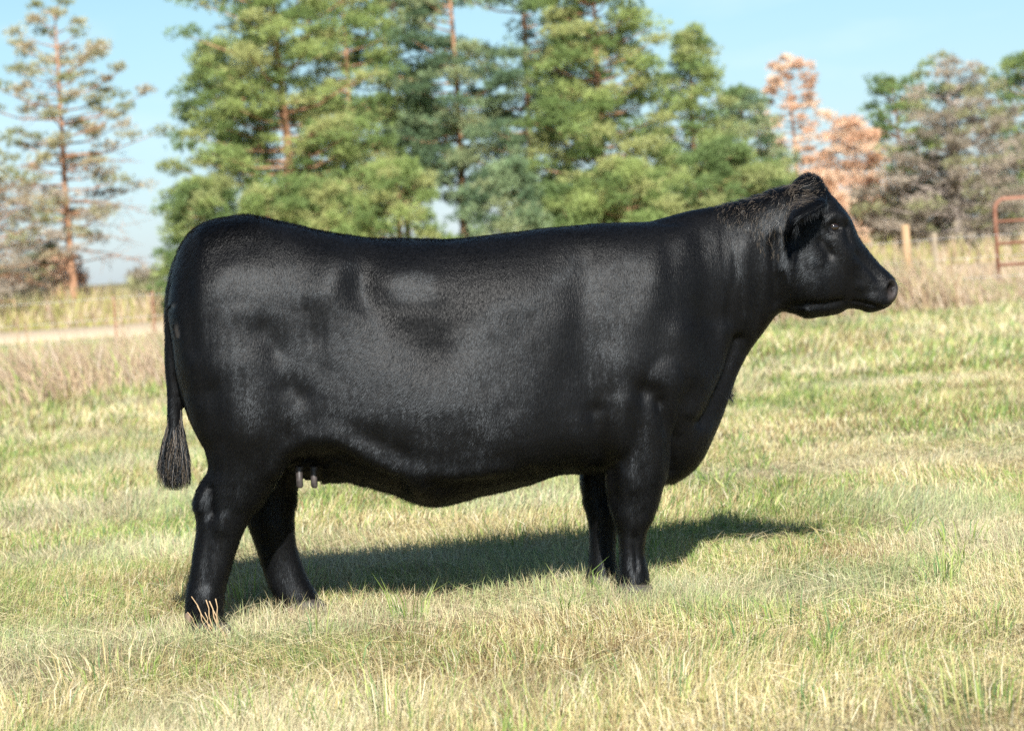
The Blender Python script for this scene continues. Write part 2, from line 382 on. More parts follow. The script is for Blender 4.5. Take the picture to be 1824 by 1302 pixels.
def pine(name, px, d, H, Rr, pal, label, seed, cat='pine tree', start=.12, nclump=110, tufts=46, top_shape=.8, bark=None, trunk_r=.11, gap=0., lean=0., clump=(.36, .68), group='pines behind the track', kinds=None, multi=1, needle=.145, droop=.0, flat=.38, twigs=0, irr=.55):
    r = np.random.default_rng(seed)
    x0 = float(P(px, 460, d)[0]); root = empty(name, (x0, d, 0.), label, cat, group)
    base = np.array([x0, d, -.05])
    tt = np.linspace(0, 1, 12)
    prt = []; spines = []
    for k in range(multi):
        off = np.array([0, 0, 0.]) if multi == 1 else np.array([r.normal(0, .22), r.normal(0, .2), 0])
        sp = base + off + np.stack([lean * tt * H + .05 * np.sin(tt * 5 + r.random() * 6), .05 * np.sin(tt * 4 + 1), tt * H * (1 if k == 0 else .85)], -1)
        prt.append(tube(sp, trunk_r * (1 - .88 * tt) * (1 + .25 * np.exp(-tt * 25)), 9)); spines.append(sp)
    v, f = join(prt); mesh('trunk', v, f, bark or bark_m, root, smooth=True)
    # limbs: whorls with clumps of foliage at and along their outer part
    prt = []; CC = []; CR = []
    for q in range(nclump):
        u = start + (1 - start) * (q + r.random()) / nclump
        sp = spines[q % multi]
        s = np.array([np.interp(u, tt, sp[:, k]) for k in range(3)])
        uu = (u - start) / (1 - start)
        env = (np.clip(1 - uu, 0, 1) ** top_shape) * min(1., .55 + uu * 2.2)
        L = Rr * env * r.uniform(irr, 1.63 - irr) + .12
        a = q * 2.39996 + r.normal(0, .35)
        if gap and vnoise(np.array([[math.cos(a) * 1.3, u * H * .9]]), 1., seed)[0] < -1 + 2 * gap: continue
        rise = (.05 + .42 * uu - droop) * L
        e = s + np.array([math.cos(a) * L, math.sin(a) * L, rise + r.normal(0, .05)])
        m1 = s * .55 + e * .45 + np.array([0, 0, -.07 * L])
        prt.append(tube(np.array([s, m1, e]), np.array([.034, .02, .007]) * (.5 + .5 * L / Rr) * (trunk_r / .11), 5, cap=False))
        nsub = 1 + int(L > 1.0) + int(L > 1.8)
        for w in range(nsub):
            fr = 1 - .32 * w
            c = s * (1 - fr) + e * fr + np.array([r.normal(0, .22), r.normal(0, .22), r.normal(.03, .07)]) * min(1, L) * (1 if w else .4)
            CC.append(c); CR.append(r.uniform(*clump) * (.55 + .45 * min(1., L / 1.1)))
            if w: prt.append(tube(np.array([m1, (m1 + c) / 2 + [0, 0, -.03], c]), [.012, .008, .004], 4, cap=False))
    for q in range(twigs):          # bare twigs fanning off dead boughs
        u = start * .6 + (.8 - start * .6) * r.random(); s = np.array([np.interp(u, tt, spines[q % multi][:, k]) for k in range(3)])
        a = r.random() * 6.283; L = Rr * (1 - u) ** .5 * r.uniform(.5, 1.15); dd = np.array([math.cos(a), math.sin(a), r.normal(.02, .15)]); e = s + dd * L + np.array([0, 0, -.08 * L])
        prt.append(tube(np.array([s, (s + e) / 2 + [0, 0, .05 * L], e]), [.022, .013, .005], 4, cap=False))
        for w in range(7):
            c = s + (e - s) * r.uniform(.3, 1); g_ = c + (dd * .35 + r.normal(0, .28, 3)) * L * .42
            prt.append(tube(np.array([c, (c + g_) / 2 + [0, 0, -.02], g_]), [.010, .007, .004], 3, cap=False))
    v, f = join(prt); mesh('branches', v, f, bark or bark_m, root)
    CC = np.array(CC); CR = np.array(CR); nC = len(CC)
    tufts = int(tufts * 1.18); ci = np.repeat(np.arange(nC), tufts); nT = len(ci)
    o = unit(r.normal(size=(nT, 3))) * (r.random((nT, 1)) ** .62)
    o[:, 2] *= flat
    tc_ = CC[ci] + o * CR[ci][:, None]
    nn = 9; ti = np.repeat(np.arange(nT), nn); N = len(ti)
    outw = unit(o[ti] + np.array([0, 0, .25])); dirs = unit(r.normal(size=(N, 3)) + outw * .9 + np.array([0, 0, .35]))
    ln = needle * (.6 + .7 * r.random((N, 1)))
    b0 = tc_[ti] + dirs * .01; tip = b0 + dirs * ln
    side = unit(np.cross(dirs, r.normal(size=(N, 3)))) * (.011 * (needle / .15) * (d / 65))
    V = np.stack([b0 - side, b0 + side, tip + side * .5], 1).reshape(-1, 3)
    pal_ = PAL[pal][r.integers(0, len(PAL[pal]), nC)]
    if kinds:
        alt, fn = kinds; sel = fn(CC - base, r); pal_[sel] = PAL[alt][r.integers(0, len(PAL[alt]), int(sel.sum()))]
    tcol = pal_[ci] * 1.13 * (.75 + .5 * r.random((nT, 1)))
    C = np.repeat(tcol[ti], 3, 0) * np.repeat(.85 + .3 * r.random((N, 1)), 3, 0)
    k = np.arange(N) * 3
    mesh('crown', V, np.stack([k, k + 1, k + 2], -1), needle_m, root, col=C)
    return root

def Ht(px, top, d): return CAMH + (451 - (px - 912) * .0699 - top) / F * d
pine('pine_tree', 128, 70, Ht(112, 15, 70), 3.0, 'olive', 'tall thin pine with sparse olive brown needles left of the cow', 1, start=.24, nclump=56, tufts=26, lean=-.0, trunk_r=.13, top_shape=.62, twigs=44, irr=.35, clump=(.24, .52), kinds=('grey', lambda c, r: (c[:, 2] < 4.0) & (r.random(len(c)) < .65)))
pine('pine_tree', -25, 64, Ht(-25, 255, 64), 2.1, 'olive', 'half seen pine with brownish boughs at the left edge', 2, start=.12, nclump=50, tufts=20, top_shape=.4, irr=.4, kinds=('grey', lambda c, r: r.random(len(c)) < .5), trunk_r=.12, twigs=30)
pine('pine_tree', 525, 64, 10.2, 3.3, 'bright', 'broad bright green pine with wide boughs above the rump of the cow', 3, start=.08, nclump=135, tufts=52, gap=.30, trunk_r=.16, top_shape=.5)
pine('pine_tree', 405, 68, Ht(405, 90, 68), 1.9, 'green', 'medium green pine partly behind the left side of the broad pine', 41, start=.1, nclump=84, tufts=46, gap=.2, top_shape=.6)
pine('pine_tree', 640, 68, 9.4, 1.9, 'bright', 'bright green pine between the broad pine and the dark trunked one', 42, start=.15, nclump=90, tufts=46, gap=.25, top_shape=.5)
pine('pine_tree', 722, 71, 10.2, 2.0, 'green', 'dark trunked twin stemmed pine behind the middle of the back', 4, start=.36, nclump=88, tufts=44, multi=2, bark=darkbark_m, gap=.2, top_shape=.5)
pine('pine_tree', 832, 67, 10.4, 1.9, 'blue', 'blue green pine with one bare orange trunk', 5, start=.24, nclump=95, tufts=46, gap=.3, top_shape=.45, trunk_r=.13)
pine('pine_tree', 962, 66, 10.6, 2.1, 'blue', 'dark blue green pine with a pale orange trunk left of the tallest green cone', 6, start=.22, nclump=100, tufts=46, gap=.28, top_shape=.5, trunk_r=.13)
pine('pine_tree', 1085, 64, 8.9, 2.5, 'bright', 'tall yellow green pine with sloping right side above the shoulder', 7, start=.1, nclump=125, tufts=50, gap=.26, top_shape=.62, trunk_r=.14)
pine('pine_tree', 1252, 66, Ht(1262, 62, 66), 1.75, 'green', 'medium green pine with pointed top right of the tall pines', 8, start=.08, nclump=100, tufts=44, gap=.15, top_shape=.75)
pine('pine_tree', 1340, 69, Ht(1330, 165, 69), 1.5, 'blue', 'small blue green pine just left of the orange pine', 9, start=.06, nclump=80, tufts=46, top_shape=.6)
# young bushy pines in the front row
for (px, d, top, Rr, pal, lab, sd_) in [
    (365, 62, 330, 1.1, 'green', 'low green pine bush behind the tail head', 21), (480, 62, 345, 1.1, 'bright', 'low bright pine bush above the rump', 27),
    (590, 62, 335, 1.15, 'bright', 'bushy young pine behind the loin', 22), (715, 61.8, 298, 1.35, 'bright', 'rounded light green young pine behind the middle of the back', 23),
    (905, 62, 300, 1.4, 'blue', 'bluish bushy young pine behind the ribs', 24), (1130, 61.8, 300, 1.45, 'bright', 'wide light green young pine behind the withers', 25),
    (1010, 62.5, 340, .9, 'green', 'narrow young pine between two bushier ones behind the shoulder', 28), (1290, 62, 262, 1.45, 'green', 'dense green young pine behind the neck', 26), (1385, 63, 300, .7, 'green', 'small green pine bush by the head of the cow', 29)]:
    pine('young_pine', px, d, Ht(px, top, d), Rr, pal, lab, sd_, start=.04, nclump=58, tufts=52, top_shape=.45, trunk_r=.06, clump=(.30, .55), group='young pines in the front row', flat=.6)
pine('dead_pine', 1427, 72, Ht(1440, 110, 72), 1.15, 'orange', 'dead pine with rusty orange needles above the head of the cow', 10, start=.28, nclump=62, tufts=22, top_shape=.45, trunk_r=.1, clump=(.22, .40), twigs=16)
pine('dead_pine', 1535, 69, Ht(1535, 222, 69), 1.15, 'orange', 'shorter bushy orange dead pine right of the taller orange one', 11, start=.05, nclump=60, tufts=38, top_shape=.5, trunk_r=.08)
pine('dead_pine', 1465, 66, Ht(1465, 310, 66), .9, 'orange', 'low pinkish dead pine behind the forehead of the cow', 16, start=.03, nclump=36, tufts=34, top_shape=.5, trunk_r=.05)
pine('pine_tree', 1712, 66, Ht(1712, 112, 66), 2.3, 'grey', 'wide half dead pine with grey twigs above the tube gate', 12, start=.08, nclump=110, tufts=22, twigs=70, top_shape=.42, bark=greybark_m, trunk_r=.15, clump=(.28, .5), multi=2, kinds=('green', lambda c, r: (c[:, 2] > 2.8) & (c[:, 0] < -.4) & (r.random(len(c)) < .6)))
pine('pine_tree', 1612, 70, Ht(1612, 150, 70), 1.2, 'olive', 'slim olive green pine left of the half dead pine', 13, start=.1, nclump=62, tufts=34, top_shape=.4, kinds=('green', lambda c, r: c[:, 2] > 2.6))
pine('pine_tree', 1850, 70, Ht(1850, 105, 70), 1.5, 'green', 'green pine cut off by the right edge', 14, start=.1, nclump=75, tufts=38, top_shape=.5)
pine('evergreen_shrub', 78, 76, Ht(78, 452, 76), .62, 'dark', 'round dark green shrub below the sparse pine', 15, cat='shrub', start=.02, nclump=30, tufts=44, top_shape=.35, trunk_r=.05, group='shrubs at the edge of the rough')
pine('brown_shrub', 118, 75, Ht(118, 460, 75), .45, 'orange', 'rust brown shrub beside the dark green one', 17, cat='shrub', start=.02, nclump=20, tufts=30, top_shape=.35, trunk_r=.04, group='shrubs at the edge of the rough')
for (px, top, Rr, lab, s_) in [(1600, 375, .9, 'grey leafless shrub behind the muzzle', 31), (1680, 360, 1.1, 'wide grey leafless shrub left of the gate', 32), (1780, 345, 1.1, 'grey leafless shrub behind the gate', 33), (1560, 345, .7, 'pinkish grey shrub right of the forehead', 34), (20, 485, .6, 'pale leafless shrub at the left edge', 35), (262, 488, .4, 'small pale leafless shrub beside the tail head', 36)]:
    pine('leafless_shrub', px, 67.5, Ht(px, top, 67.5), Rr, 'grey', lab, s_, cat='shrub', start=.02, nclump=26, tufts=12, twigs=40, top_shape=.35, trunk_r=.05, bark=greybark_m, group='leafless shrubs by the track', needle=.2)

# ------------------------------------------------------------------ the cow
def yc(px): return 8.12 + (np.asarray(px, float) - 450) * .000246
def pchip(t, y, q):
    """monotone cubic through (t, y), y (n, k)"""
    h = np.diff(t)[:, None]; dl = np.diff(y, axis=0) / h
    m = np.zeros_like(y); a, b = dl[:-1], dl[1:]
    same = a * b > 0
    m[1:-1] = np.where(same, 2 * a * b / np.where(same, a + b, 1), 0); m[0] = dl[0]; m[-1] = dl[-1]
    k = np.clip(np.searchsorted(t, q, side='right') - 1, 0, len(t) - 2)
    s = ((q - t[k]) / (t[k + 1] - t[k]))[:, None]; H = h[k]
    return (2*s**3 - 3*s**2 + 1) * y[k] + (s**3 - 2*s**2 + s) * H * m[k] + (-2*s**3 + 3*s**2) * y[k+1] + (s**3 - s**2) * H * m[k+1]

def loft(st, n=48, step=7.):
    """stations: ax, ay, bx, by (outline pixels), depth offset, half width, exponent, pear"""
    st = np.array(st, float)
    c = (st[:, :2] + st[:, 2:4]) / 2; t = np.r_[0, np.cumsum(np.maximum(np.linalg.norm(np.diff(c, axis=0), axis=1), 2.))]
    q = np.linspace(0, t[-1], max(8, int(t[-1] / step)))
    s = pchip(t, st, q)
    dep = yc((s[:, 0] + s[:, 2]) / 2) + s[:, 4]
    A, B = P(s[:, 0], s[:, 1], dep), P(s[:, 2], s[:, 3], dep)
    C, v = (A + B) / 2, (A - B) / 2
    th = np.linspace(0, 2 * np.pi, n, endpoint=False)
    e = (2 / s[:, 6])[:, None]
    ct = np.sign(np.cos(th)) * np.abs(np.cos(th)) ** e; sn = np.sign(np.sin(th)) * np.abs(np.sin(th)) ** e
    wid = s[:, 5][:, None] * sn * (1 - s[:, 7][:, None] * ct)
    pts = C[:, None] + v[:, None] * ct[..., None] + np.array([0, 1., 0]) * wid[..., None]
    m = len(q); i = np.arange(m - 1)[:, None] * n + np.arange(n)[None]; j = np.arange(m - 1)[:, None] * n + (np.arange(n)[None] + 1) % n
    qd = np.stack([i, j, j + n, i + n], -1).reshape(-1, 4)
    V = np.vstack([pts.reshape(-1, 3), C[0], C[-1]]); k = np.arange(n); k2 = (k + 1) % n
    tr = np.vstack([np.stack([k2, k, np.full(n, m * n)], -1), np.stack([k + (m-1)*n, k2 + (m-1)*n, np.full(n, m*n+1)], -1)])
    return V, [qd, tr]

def blob(px, py, dy, rx, ry, rz, n=20):
    """ellipsoid; radii in metres"""
    c = P(px, py, yc(px) + dy); a = np.linspace(0, np.pi, n)[1:-1]; b = np.linspace(0, 2*np.pi, 2*n, endpoint=False)
    A, B_ = np.meshgrid(a, b, indexing='ij')
    pts = np.stack([rx*np.sin(A)*np.cos(B_), ry*np.sin(A)*np.sin(B_), rz*np.cos(A)], -1) + c
    m, k = len(a), 2*n
    i = np.arange(m-1)[:, None]*k + np.arange(k)[None]; j = np.arange(m-1)[:, None]*k + (np.arange(k)[None]+1) % k
    qd = np.stack([i, i+k, j+k, j], -1).reshape(-1, 4)
    V = np.vstack([pts.reshape(-1, 3), c+[0, 0, rz], c-[0, 0, rz]]); q = np.arange(k); q2 = (q+1) % k
    tr = np.vstack([np.stack([q, q2, np.full(k, m*k)], -1), np.stack([q2+(m-1)*k, q+(m-1)*k, np.full(k, m*k+1)], -1)])
    return V, [qd, tr]

bits = []
# trunk, neck: vertical slices (top, bottom)
bits.append(loft([
 (311, 500, 311, 560, 0, .04, 2, 0), (318, 458, 318, 660, 0, .12, 2, 0), (330, 430, 330, 720, 0, .18, 2.1, 0), (348, 410, 348, 765, 0, .225, 2.2, 0), (372, 398, 372, 800, 0, .25, 2.85, 0.02), (400, 392, 400, 820, 0, .265, 2.95, 0.02),
 (440, 388, 440, 830, 0, .28, 3.05, 0.06), (500, 396, 500, 830, 0, .295, 3.05, 0.08), (560, 409, 560, 835, 0, .30, 3.00, 0.11), (620, 419, 620, 850, 0, .315, 3.00, 0.15), (700, 426, 700, 872, 0, .335, 3.00, 0.18),
 (780, 425, 780, 892, 0, .345, 3.00, 0.19), (860, 420, 860, 876, 0, .35, 3.05, 0.18), (940, 411, 940, 856, 0, .34, 3.05, 0.16), (1010, 404, 1010, 838, 0, .32, 3.00, 0.12), (1080, 400, 1080, 838, 0, .30, 2.95, 0.10),
 (1150, 396, 1150, 856, 0, .275, 2.65, 0.04), (1190, 386, 1190, 858, 0, .255, 2.0, -.02), (1225, 378, 1225, 842, 0, .22, 2.0, -.05), (1250, 374, 1250, 815, 0, .185, 2.0, -.1), (1275, 370, 1272, 770, 0, .155, 2, -.15),
 (1300, 365, 1300, 706, 0, .135, 2, -.2), (1325, 360, 1322, 650, 0, .128, 2, -.18), (1352, 352, 1350, 600, 0, .125, 2.1, -.1), (1385, 339, 1385, 556, 0, .122, 2.2, 0), (1412, 333, 1408, 548, 0, .115, 2.2, 0), (1432, 345, 1428, 540, 0, .09, 2.1, 0)]))
# head
bits.append(loft([
 (1392, 350, 1378, 540, 0, .07, 2.1, 0), (1405, 334, 1395, 552, 0, .095, 2.2, 0), (1440, 328, 1416, 558, 0, .112, 2.3, 0), (1468, 340, 1440, 567, 0, .115, 2.4, -.02), (1496, 367, 1466, 563, 0, .112, 2.5, -.05), (1514, 392, 1482, 562, 0, .105, 2.5, -.1),
 (1525, 417, 1496, 558, 0, .092, 2.4, -.14), (1548, 448, 1512, 549, 0, .078, 2.3, -.05), (1570, 474, 1530, 550, 0, .072, 2.3, .0), (1585, 488, 1548, 556, 0, .073, 2.3, .05), (1594, 499, 1566, 552, 0, .068, 2.3, .05), (1599, 511, 1580, 546, 0, .058, 2.3, 0), (1598, 521, 1590, 538, 0, .035, 2.1, 0)], step=4))
bits.append(blob(1442, 341, 0, .052, .055, .052))
bits.append(blob(309, 541, -.052, .0095, .010, .0095, 10)); bits.append(blob(315, 582, -.048, .008, .009, .013, 10))          # poll
# hind quarter and leg, near then far: horizontal slices (left, right)
bits.append(loft([
 (385, 450, 480, 450, -.08, .06, 2, 0), (345, 500, 530, 500, -.11, .13, 2.2, 0), (322, 560, 560, 560, -.12, .16, 2.3, 0), (324, 640, 572, 640, -.13, .165, 2.3, 0), (329, 700, 568, 705, -.14, .155, 2.3, 0), (346, 762, 548, 772, -.15, .135, 2.3, 0),
 (366, 800, 522, 815, -.155, .115, 2.3, 0), (374, 832, 492, 858, -.16, .092, 2.3, 0), (355, 872, 470, 890, -.165, .072, 2.2, 0), (349, 900, 450, 915, -.165, .062, 2.2, 0), (352, 938, 430, 950, -.17, .052, 2.2, 0),
 (347, 980, 415, 992, -.17, .046, 2.2, 0), (341, 1025, 403, 1032, -.17, .046, 2.2, 0), (334, 1062, 396, 1066, -.17, .054, 2.2, 0), (333, 1085, 396, 1088, -.17, .052, 2.2, 0), (338, 1108, 400, 1112, -.17, .05, 2.2, 0)]))
bits.append(loft([
 (360, 560, 560, 560, .12, .15, 2.3, 0), (360, 700, 568, 705, .14, .14, 2.3, 0), (400, 780, 556, 790, .15, .12, 2.3, 0), (425, 830, 540, 840, .15, .09, 2.3, 0), (428, 880, 528, 885, .15, .068, 2.2, 0), (440, 926, 523, 930, .15, .058, 2.2, 0),
 (453, 962, 524, 962, .155, .05, 2.2, 0), (467, 1005, 534, 1000, .16, .046, 2.2, 0), (481, 1042, 549, 1036, .16, .05, 2.2, 0), (494, 1066, 562, 1058, .16, .054, 2.2, 0), (503, 1088, 572, 1084, .16, .05, 2.2, 0)]))
# front legs
bits.append(loft([
 (1120, 500, 1190, 500, -.10, .03, 2, 0), (1095, 580, 1215, 580, -.14, .09, 2.1, 0), (1078, 670, 1220, 670, -.165, .115, 2.2, 0), (1075, 740, 1208, 740, -.17, .105, 2.2, 0), (1079, 800, 1196, 805, -.165, .09, 2.2, 0), (1079, 850, 1183, 852, -.16, .074, 2.2, 0), (1085, 888, 1171, 890, -.155, .063, 2.2, 0),
 (1093, 920, 1162, 922, -.15, .058, 2.3, 0), (1102, 948, 1150, 948, -.15, .047, 2.2, 0), (1105, 985, 1146, 985, -.15, .042, 2.2, 0), (1105, 1012, 1151, 1010, -.15, .048, 2.2, 0), (1104, 1035, 1154, 1033, -.15, .05, 2.2, 0), (1106, 1052, 1152, 1052, -.15, .046, 2.2, 0)]))
bits.append(loft([
 (1040, 700, 1180, 700, .15, .09, 2.2, 0), (1036, 800, 1150, 800, .15, .085, 2.2, 0), (1035, 850, 1125, 850, .145, .07, 2.2, 0), (1040, 885, 1112, 885, .14, .06, 2.2, 0), (1046, 912, 1104, 912, .14, .056, 2.2, 0), (1051, 940, 1098, 940, .14, .046, 2.2, 0),
 (1052, 978, 1094, 978, .14, .042, 2.2, 0), (1051, 1003, 1096, 1003, .14, .047, 2.2, 0), (1048, 1022, 1100, 1022, .14, .05, 2.2, 0), (1050, 1040, 1099, 1040, .14, .046, 2.2, 0)]))
# udder, tail
bits.append(blob(590, 812, -.0, .16, .14, .080))
bits.append(blob(552, 808, -.075, .085, .115, .070))
bits.append(loft([(322, 440, 350, 470, -.01, .028, 2, 0), (306, 478, 336, 495, -.015, .03, 2, 0), (298, 530, 326, 530, -.02, .03, 2, 0), (295, 600, 323, 600, -.02, .028, 2, 0), (296, 660, 323, 660, -.02, .026, 2, 0), (299, 720, 324, 720, -.02, .024, 2, 0), (300, 770, 323, 770, -.02, .022, 2, 0), (304, 810, 318, 810, -.02, .014, 2, 0)]))
# ears: cupped leaves
def ear(side):
    bse = P(1438, 362, yc(1450) + side * .085)
    d = unit(np.array([-.26, side * .92, -.24])); nn = np.array([.55, side * .05, -.80]); nn = unit(nn - d * (nn @ d)); s = np.cross(d, nn)
    if s[2] < 0: s = -s
    us = np.linspace(0, 1, 22); vs_ = np.linspace(-1, 1, 15)
    wid = .074 * np.interp(us, [0, .12, .35, .6, .85, 1], [.42, .62, 1, .95, .5, .12])
    def P2(u, v, w, off): return bse + d * .20 * u + s * w * v + nn * (w * .55 * v * v - .012 * math.sin(u * 3) + off)
    front = np.array([[P2(u, v, w, .0075) for v in vs_] for u, w in zip(us, wid)]); back = np.array([[P2(u, v, w, -.0075) for v in vs_] for u, w in zip(us, wid)])
    a, b = front.shape[:2]; V = np.vstack([front.reshape(-1, 3), back.reshape(-1, 3)]); N = a*b
    fs = []
    for i_ in range(a-1):
        for j_ in range(b-1):
            k_ = i_*b + j_; fs += [(k_, k_+1, k_+b+1, k_+b), (N+k_, N+k_+b, N+k_+b+1, N+k_+1)]
    rim = [i_*b for i_ in range(a)] + [(a-1)*b + j_ for j_ in range(1, b)] + [i_*b + b-1 for i_ in range(a-2, -1, -1)] + [j_ for j_ in range(b-2, 0, -1)]
    for q in range(len(rim)):
        r0, r1 = rim[q], rim[(q+1) % len(rim)]; fs.append((r0, N+r0, N+r1, r1)[::-1])
    return (V, [np.array(fs), np.zeros((0, 3), int)]), (bse, d, s, nn)
e1, EAR = ear(-1); e2, EAR2 = ear(1); bits += [e1, e2]

v, f = join(bits)
tmp = mesh('tmp_cow', v, f)
md = tmp.modifiers.new('r', 'REMESH'); md.mode = 'VOXEL'; md.voxel_size = .0062; md.adaptivity = 0
bpy.context.view_layer.update()
ev = tmp.evaluated_get(bpy.context.evaluated_depsgraph_get()); me = ev.to_mesh()
nv = len(me.vertices); co = np.empty(nv * 3, np.float32); me.vertices.foreach_get('co', co); co = co.reshape(-1, 3).astype(float)
ne = len(me.edges); ed = np.empty(ne * 2, np.int32); me.edges.foreach_get('vertices', ed); ed = ed.reshape(-1, 2)
nl = len(me.loops); lv = np.empty(nl, np.int32); me.loops.foreach_get('vertex_index', lv)
npoly = len(me.polygons); lt = np.empty(npoly, np.int32); me.polygons.foreach_get('loop_total', lt); ls = np.empty(npoly, np.int32); me.polygons.foreach_get('loop_start', ls)
ev.to_mesh_clear(); bpy.data.objects.remove(tmp, do_unlink=True)
quads = lv[ls[lt == 4][:, None] + np.arange(4)]; tris = lv[ls[lt == 3][:, None] + np.arange(3)] if (lt == 3).any() else np.zeros((0, 3), int)
deg = np.bincount(ed.ravel(), minlength=nv).astype(float)
def lap(a):
    out = np.zeros_like(a)
    for k in range(a.shape[1]):
        out[:, k] = (np.bincount(ed[:, 0], a[ed[:, 1], k], nv) + np.bincount(ed[:, 1], a[ed[:, 0], k], nv)) / deg
    return out - a
px, py = proj(co)
hgt = co[:, 2]
bodyw = np.clip((py - 0) * 0 + 1, 0, 1)
teat = (py > 838) & (py < 880) & (px > 515) & (px < 585) & (hgt < .50)
bodyw[teat] = .12
isear = (px > 1385) & (px < 1470) & (np.abs(co[:, 1] - yc(px)) > .115) & (py < 480)
bodyw[isear] = .18
bodyw[(py > 930)] = .5
bodyw[(px > 1395) & ~isear] = .55
bodyw[(px < 326) & (py > 530)] = .15
bodyw = bodyw[:, None]
for it in range(34):
    co += .6 * bodyw * lap(co); co -= .615 * bodyw * lap(co)
for it in range(4): co += .4 * bodyw * lap(co)
tri_all = np.vstack([quads[:, [0, 1, 2]], quads[:, [0, 2, 3]], tris])
def normals(co):
    n_ = np.cross(co[tri_all[:, 1]] - co[tri_all[:, 0]], co[tri_all[:, 2]] - co[tri_all[:, 0]]); N = np.zeros_like(co)
    for k in range(3):
        for a in range(3): N[:, k] += np.bincount(tri_all[:, a], n_[:, k], nv)
    return unit(N)
def seg_dist(px, py, pts):
    best = np.full(len(px), 1e9)
    for (ax, ay), (bx, by) in zip(pts[:-1], pts[1:]):
        dx, dy = bx - ax, by - ay; L = dx * dx + dy * dy + 1e-9
        t = np.clip(((px - ax) * dx + (py - ay) * dy) / L, 0, 1)
        best = np.minimum(best, np.hypot(px - ax - t * dx, py - ay - t * dy))
    return best
N = normals(co); px, py = proj(co)
side = np.clip(np.abs(N[:, 1]) * 1.3, 0, 1)
outer = np.abs(co[:, 1] - yc(px))
# muscle, bone and fold relief: polyline, radius (px), height (m), lowest distance from the mid plane it acts on
RELIEF = [
 ([(655, 515), (700, 590), (765, 625)], 44, -.016, .1), ([(640, 480), (650, 530)], 28, -.007, .1), ([(690, 500), (775, 505)], 34, .010, .1), ([(600, 470), (585, 520)], 38, .014, .1),
 ([(400, 440), (455, 425)], 30, -.008, .05), ([(335, 500), (345, 620)], 14, -.008, .03), ([(380, 520), (380, 640)], 40, .012, .1),
 ([(520, 690), (535, 705)], 24, -.011, .1), ([(470, 590), (490, 620)], 24, -.009, .1), ([(430, 660), (440, 760)], 55, .012, .1), ([(545, 560), (560, 600)], 24, -.005, .1), ([(380, 700), (395, 780)], 20, -.006, .1),
 ([(498, 838), (515, 800), (545, 778), (600, 778), (655, 808), (710, 838), (745, 862), (775, 888)], 20, .014, .06),
 ([(540, 838), (600, 830), (660, 858), (705, 872)], 20, -.045, .10), ([(640, 775), (720, 815)], 20, -.006, .1),
 ([(745, 838), (820, 845), (900, 835)], 15, .008, .08), ([(770, 872), (860, 862), (950, 845)], 15, -.012, .08),
 ([(1195, 430), (1170, 520), (1130, 640)], 44, .013, .08), ([(1045, 470), (1040, 600), (1058, 700)], 36, -.012, .1), ([(1215, 600), (1230, 660)], 34, .016, .06),
 ([(1066, 735), (1074, 800), (1082, 880)], 20, -.016, .06), ([(1115, 720), (1105, 790)], 26, .012, .1), ([(1150, 696), (1172, 702)], 20, -.016, .08), ([(1120, 845), (1130, 860)], 14, .005, .1), ([(1180, 720), (1200, 780), (1195, 850)], 13, -.018, .08),
 ([(1318, 605), (1300, 660), (1262, 735), (1250, 752)], 11, -.022, .03), ([(1292, 590), (1270, 660), (1235, 730)], 16, .010, .03), ([(1325, 640), (1300, 715)], 9, .006, .01), ([(1255, 770), (1240, 800)], 22, .008, .02),
 ([(1250, 430), (1260, 560)], 20, -.006, .05), ([(1330, 400), (1325, 560)], 18, .005, .05), ([(1380, 420), (1384, 540)], 9, -.010, .05),
 ([(1420, 485), (1450, 510)], 38, .010, .04), ([(1400, 548), (1440, 540), (1475, 540), (1500, 537)], 7, -.009, .04), ([(1440, 553), (1490, 553)], 7, .004, .04), ([(1395, 500), (1402, 535)], 14, -.006, .05),
 ([(1472, 386), (1490, 380), (1506, 388)], 8, .008, .05), ([(1466, 430), (1480, 452)], 9, -.008, .05), ([(1508, 405), (1516, 430)], 6, -.007, .04), ([(1490, 430), (1520, 470), (1552, 512)], 13, .006, .03),
 ([(1530, 455), (1565, 495)], 8, -.006, .02), ([(1530, 480), (1548, 520)], 8, -.005, .03), ([(1530, 508), (1537, 512)], 7, .004, .03), ([(1551, 528), (1578, 538)], 9, .006, .03),
 ([(1597, 540), (1578, 547), (1550, 541), (1520, 536)], 3.2, -.006, .01), ([(1590, 511), (1589, 517)], 6, -.045, .0), ([(1581, 520), (1580, 508), (1587, 500), (1596, 502)], 3.5, .006, .02), ([(1575, 520), (1580, 532)], 4, -.003, .02),
 ([(357, 880), (352, 900)], 13, .007, .05), ([(374, 868), (378, 912)], 10, -.012, .05), ([(398, 920), (396, 935)], 13, .007, .05), ([(376, 940), (368, 1040)], 9, -.003, .05),
 ([(1132, 955), (1136, 1010)], 5, -.006, .08), ([(1120, 915), (1128, 930)], 14, .004, .08),
]
disp = np.zeros(nv)
for pts, rad, amp, mind in RELIEF:
    disp += amp * (1.4 if pts[0][0] > 1395 else 1.15) * np.exp(-(seg_dist(px, py, pts) / rad) ** 2) * np.clip((outer - mind) / .03, 0, 1)
ex_, ey_ = (px - 1488) * .94 + (py - 404) * .34, -(px - 1488) * .34 + (py - 404) * .94; er = np.hypot(ex_ * .78, ey_ * 1.25)
disp += (-.012 * np.exp(-(er / 8.5) ** 2) + .0045 * np.exp(-((er - 12.5) / 3.2) ** 2) + .006 * np.exp(-(seg_dist(px, py, [(1472, 398), (1486, 388), (1503, 392)]) / 5) ** 2)) * np.clip((outer - .05) / .02, 0, 1)
disp *= side
big = (px < 1400) & (py < 860)
disp += (vnoise(co, .17, 5) * .0080 + vnoise(co, .06, 6) * .0016) * np.where(big, 1, .35) * np.where(isear | teat, 0, 1)
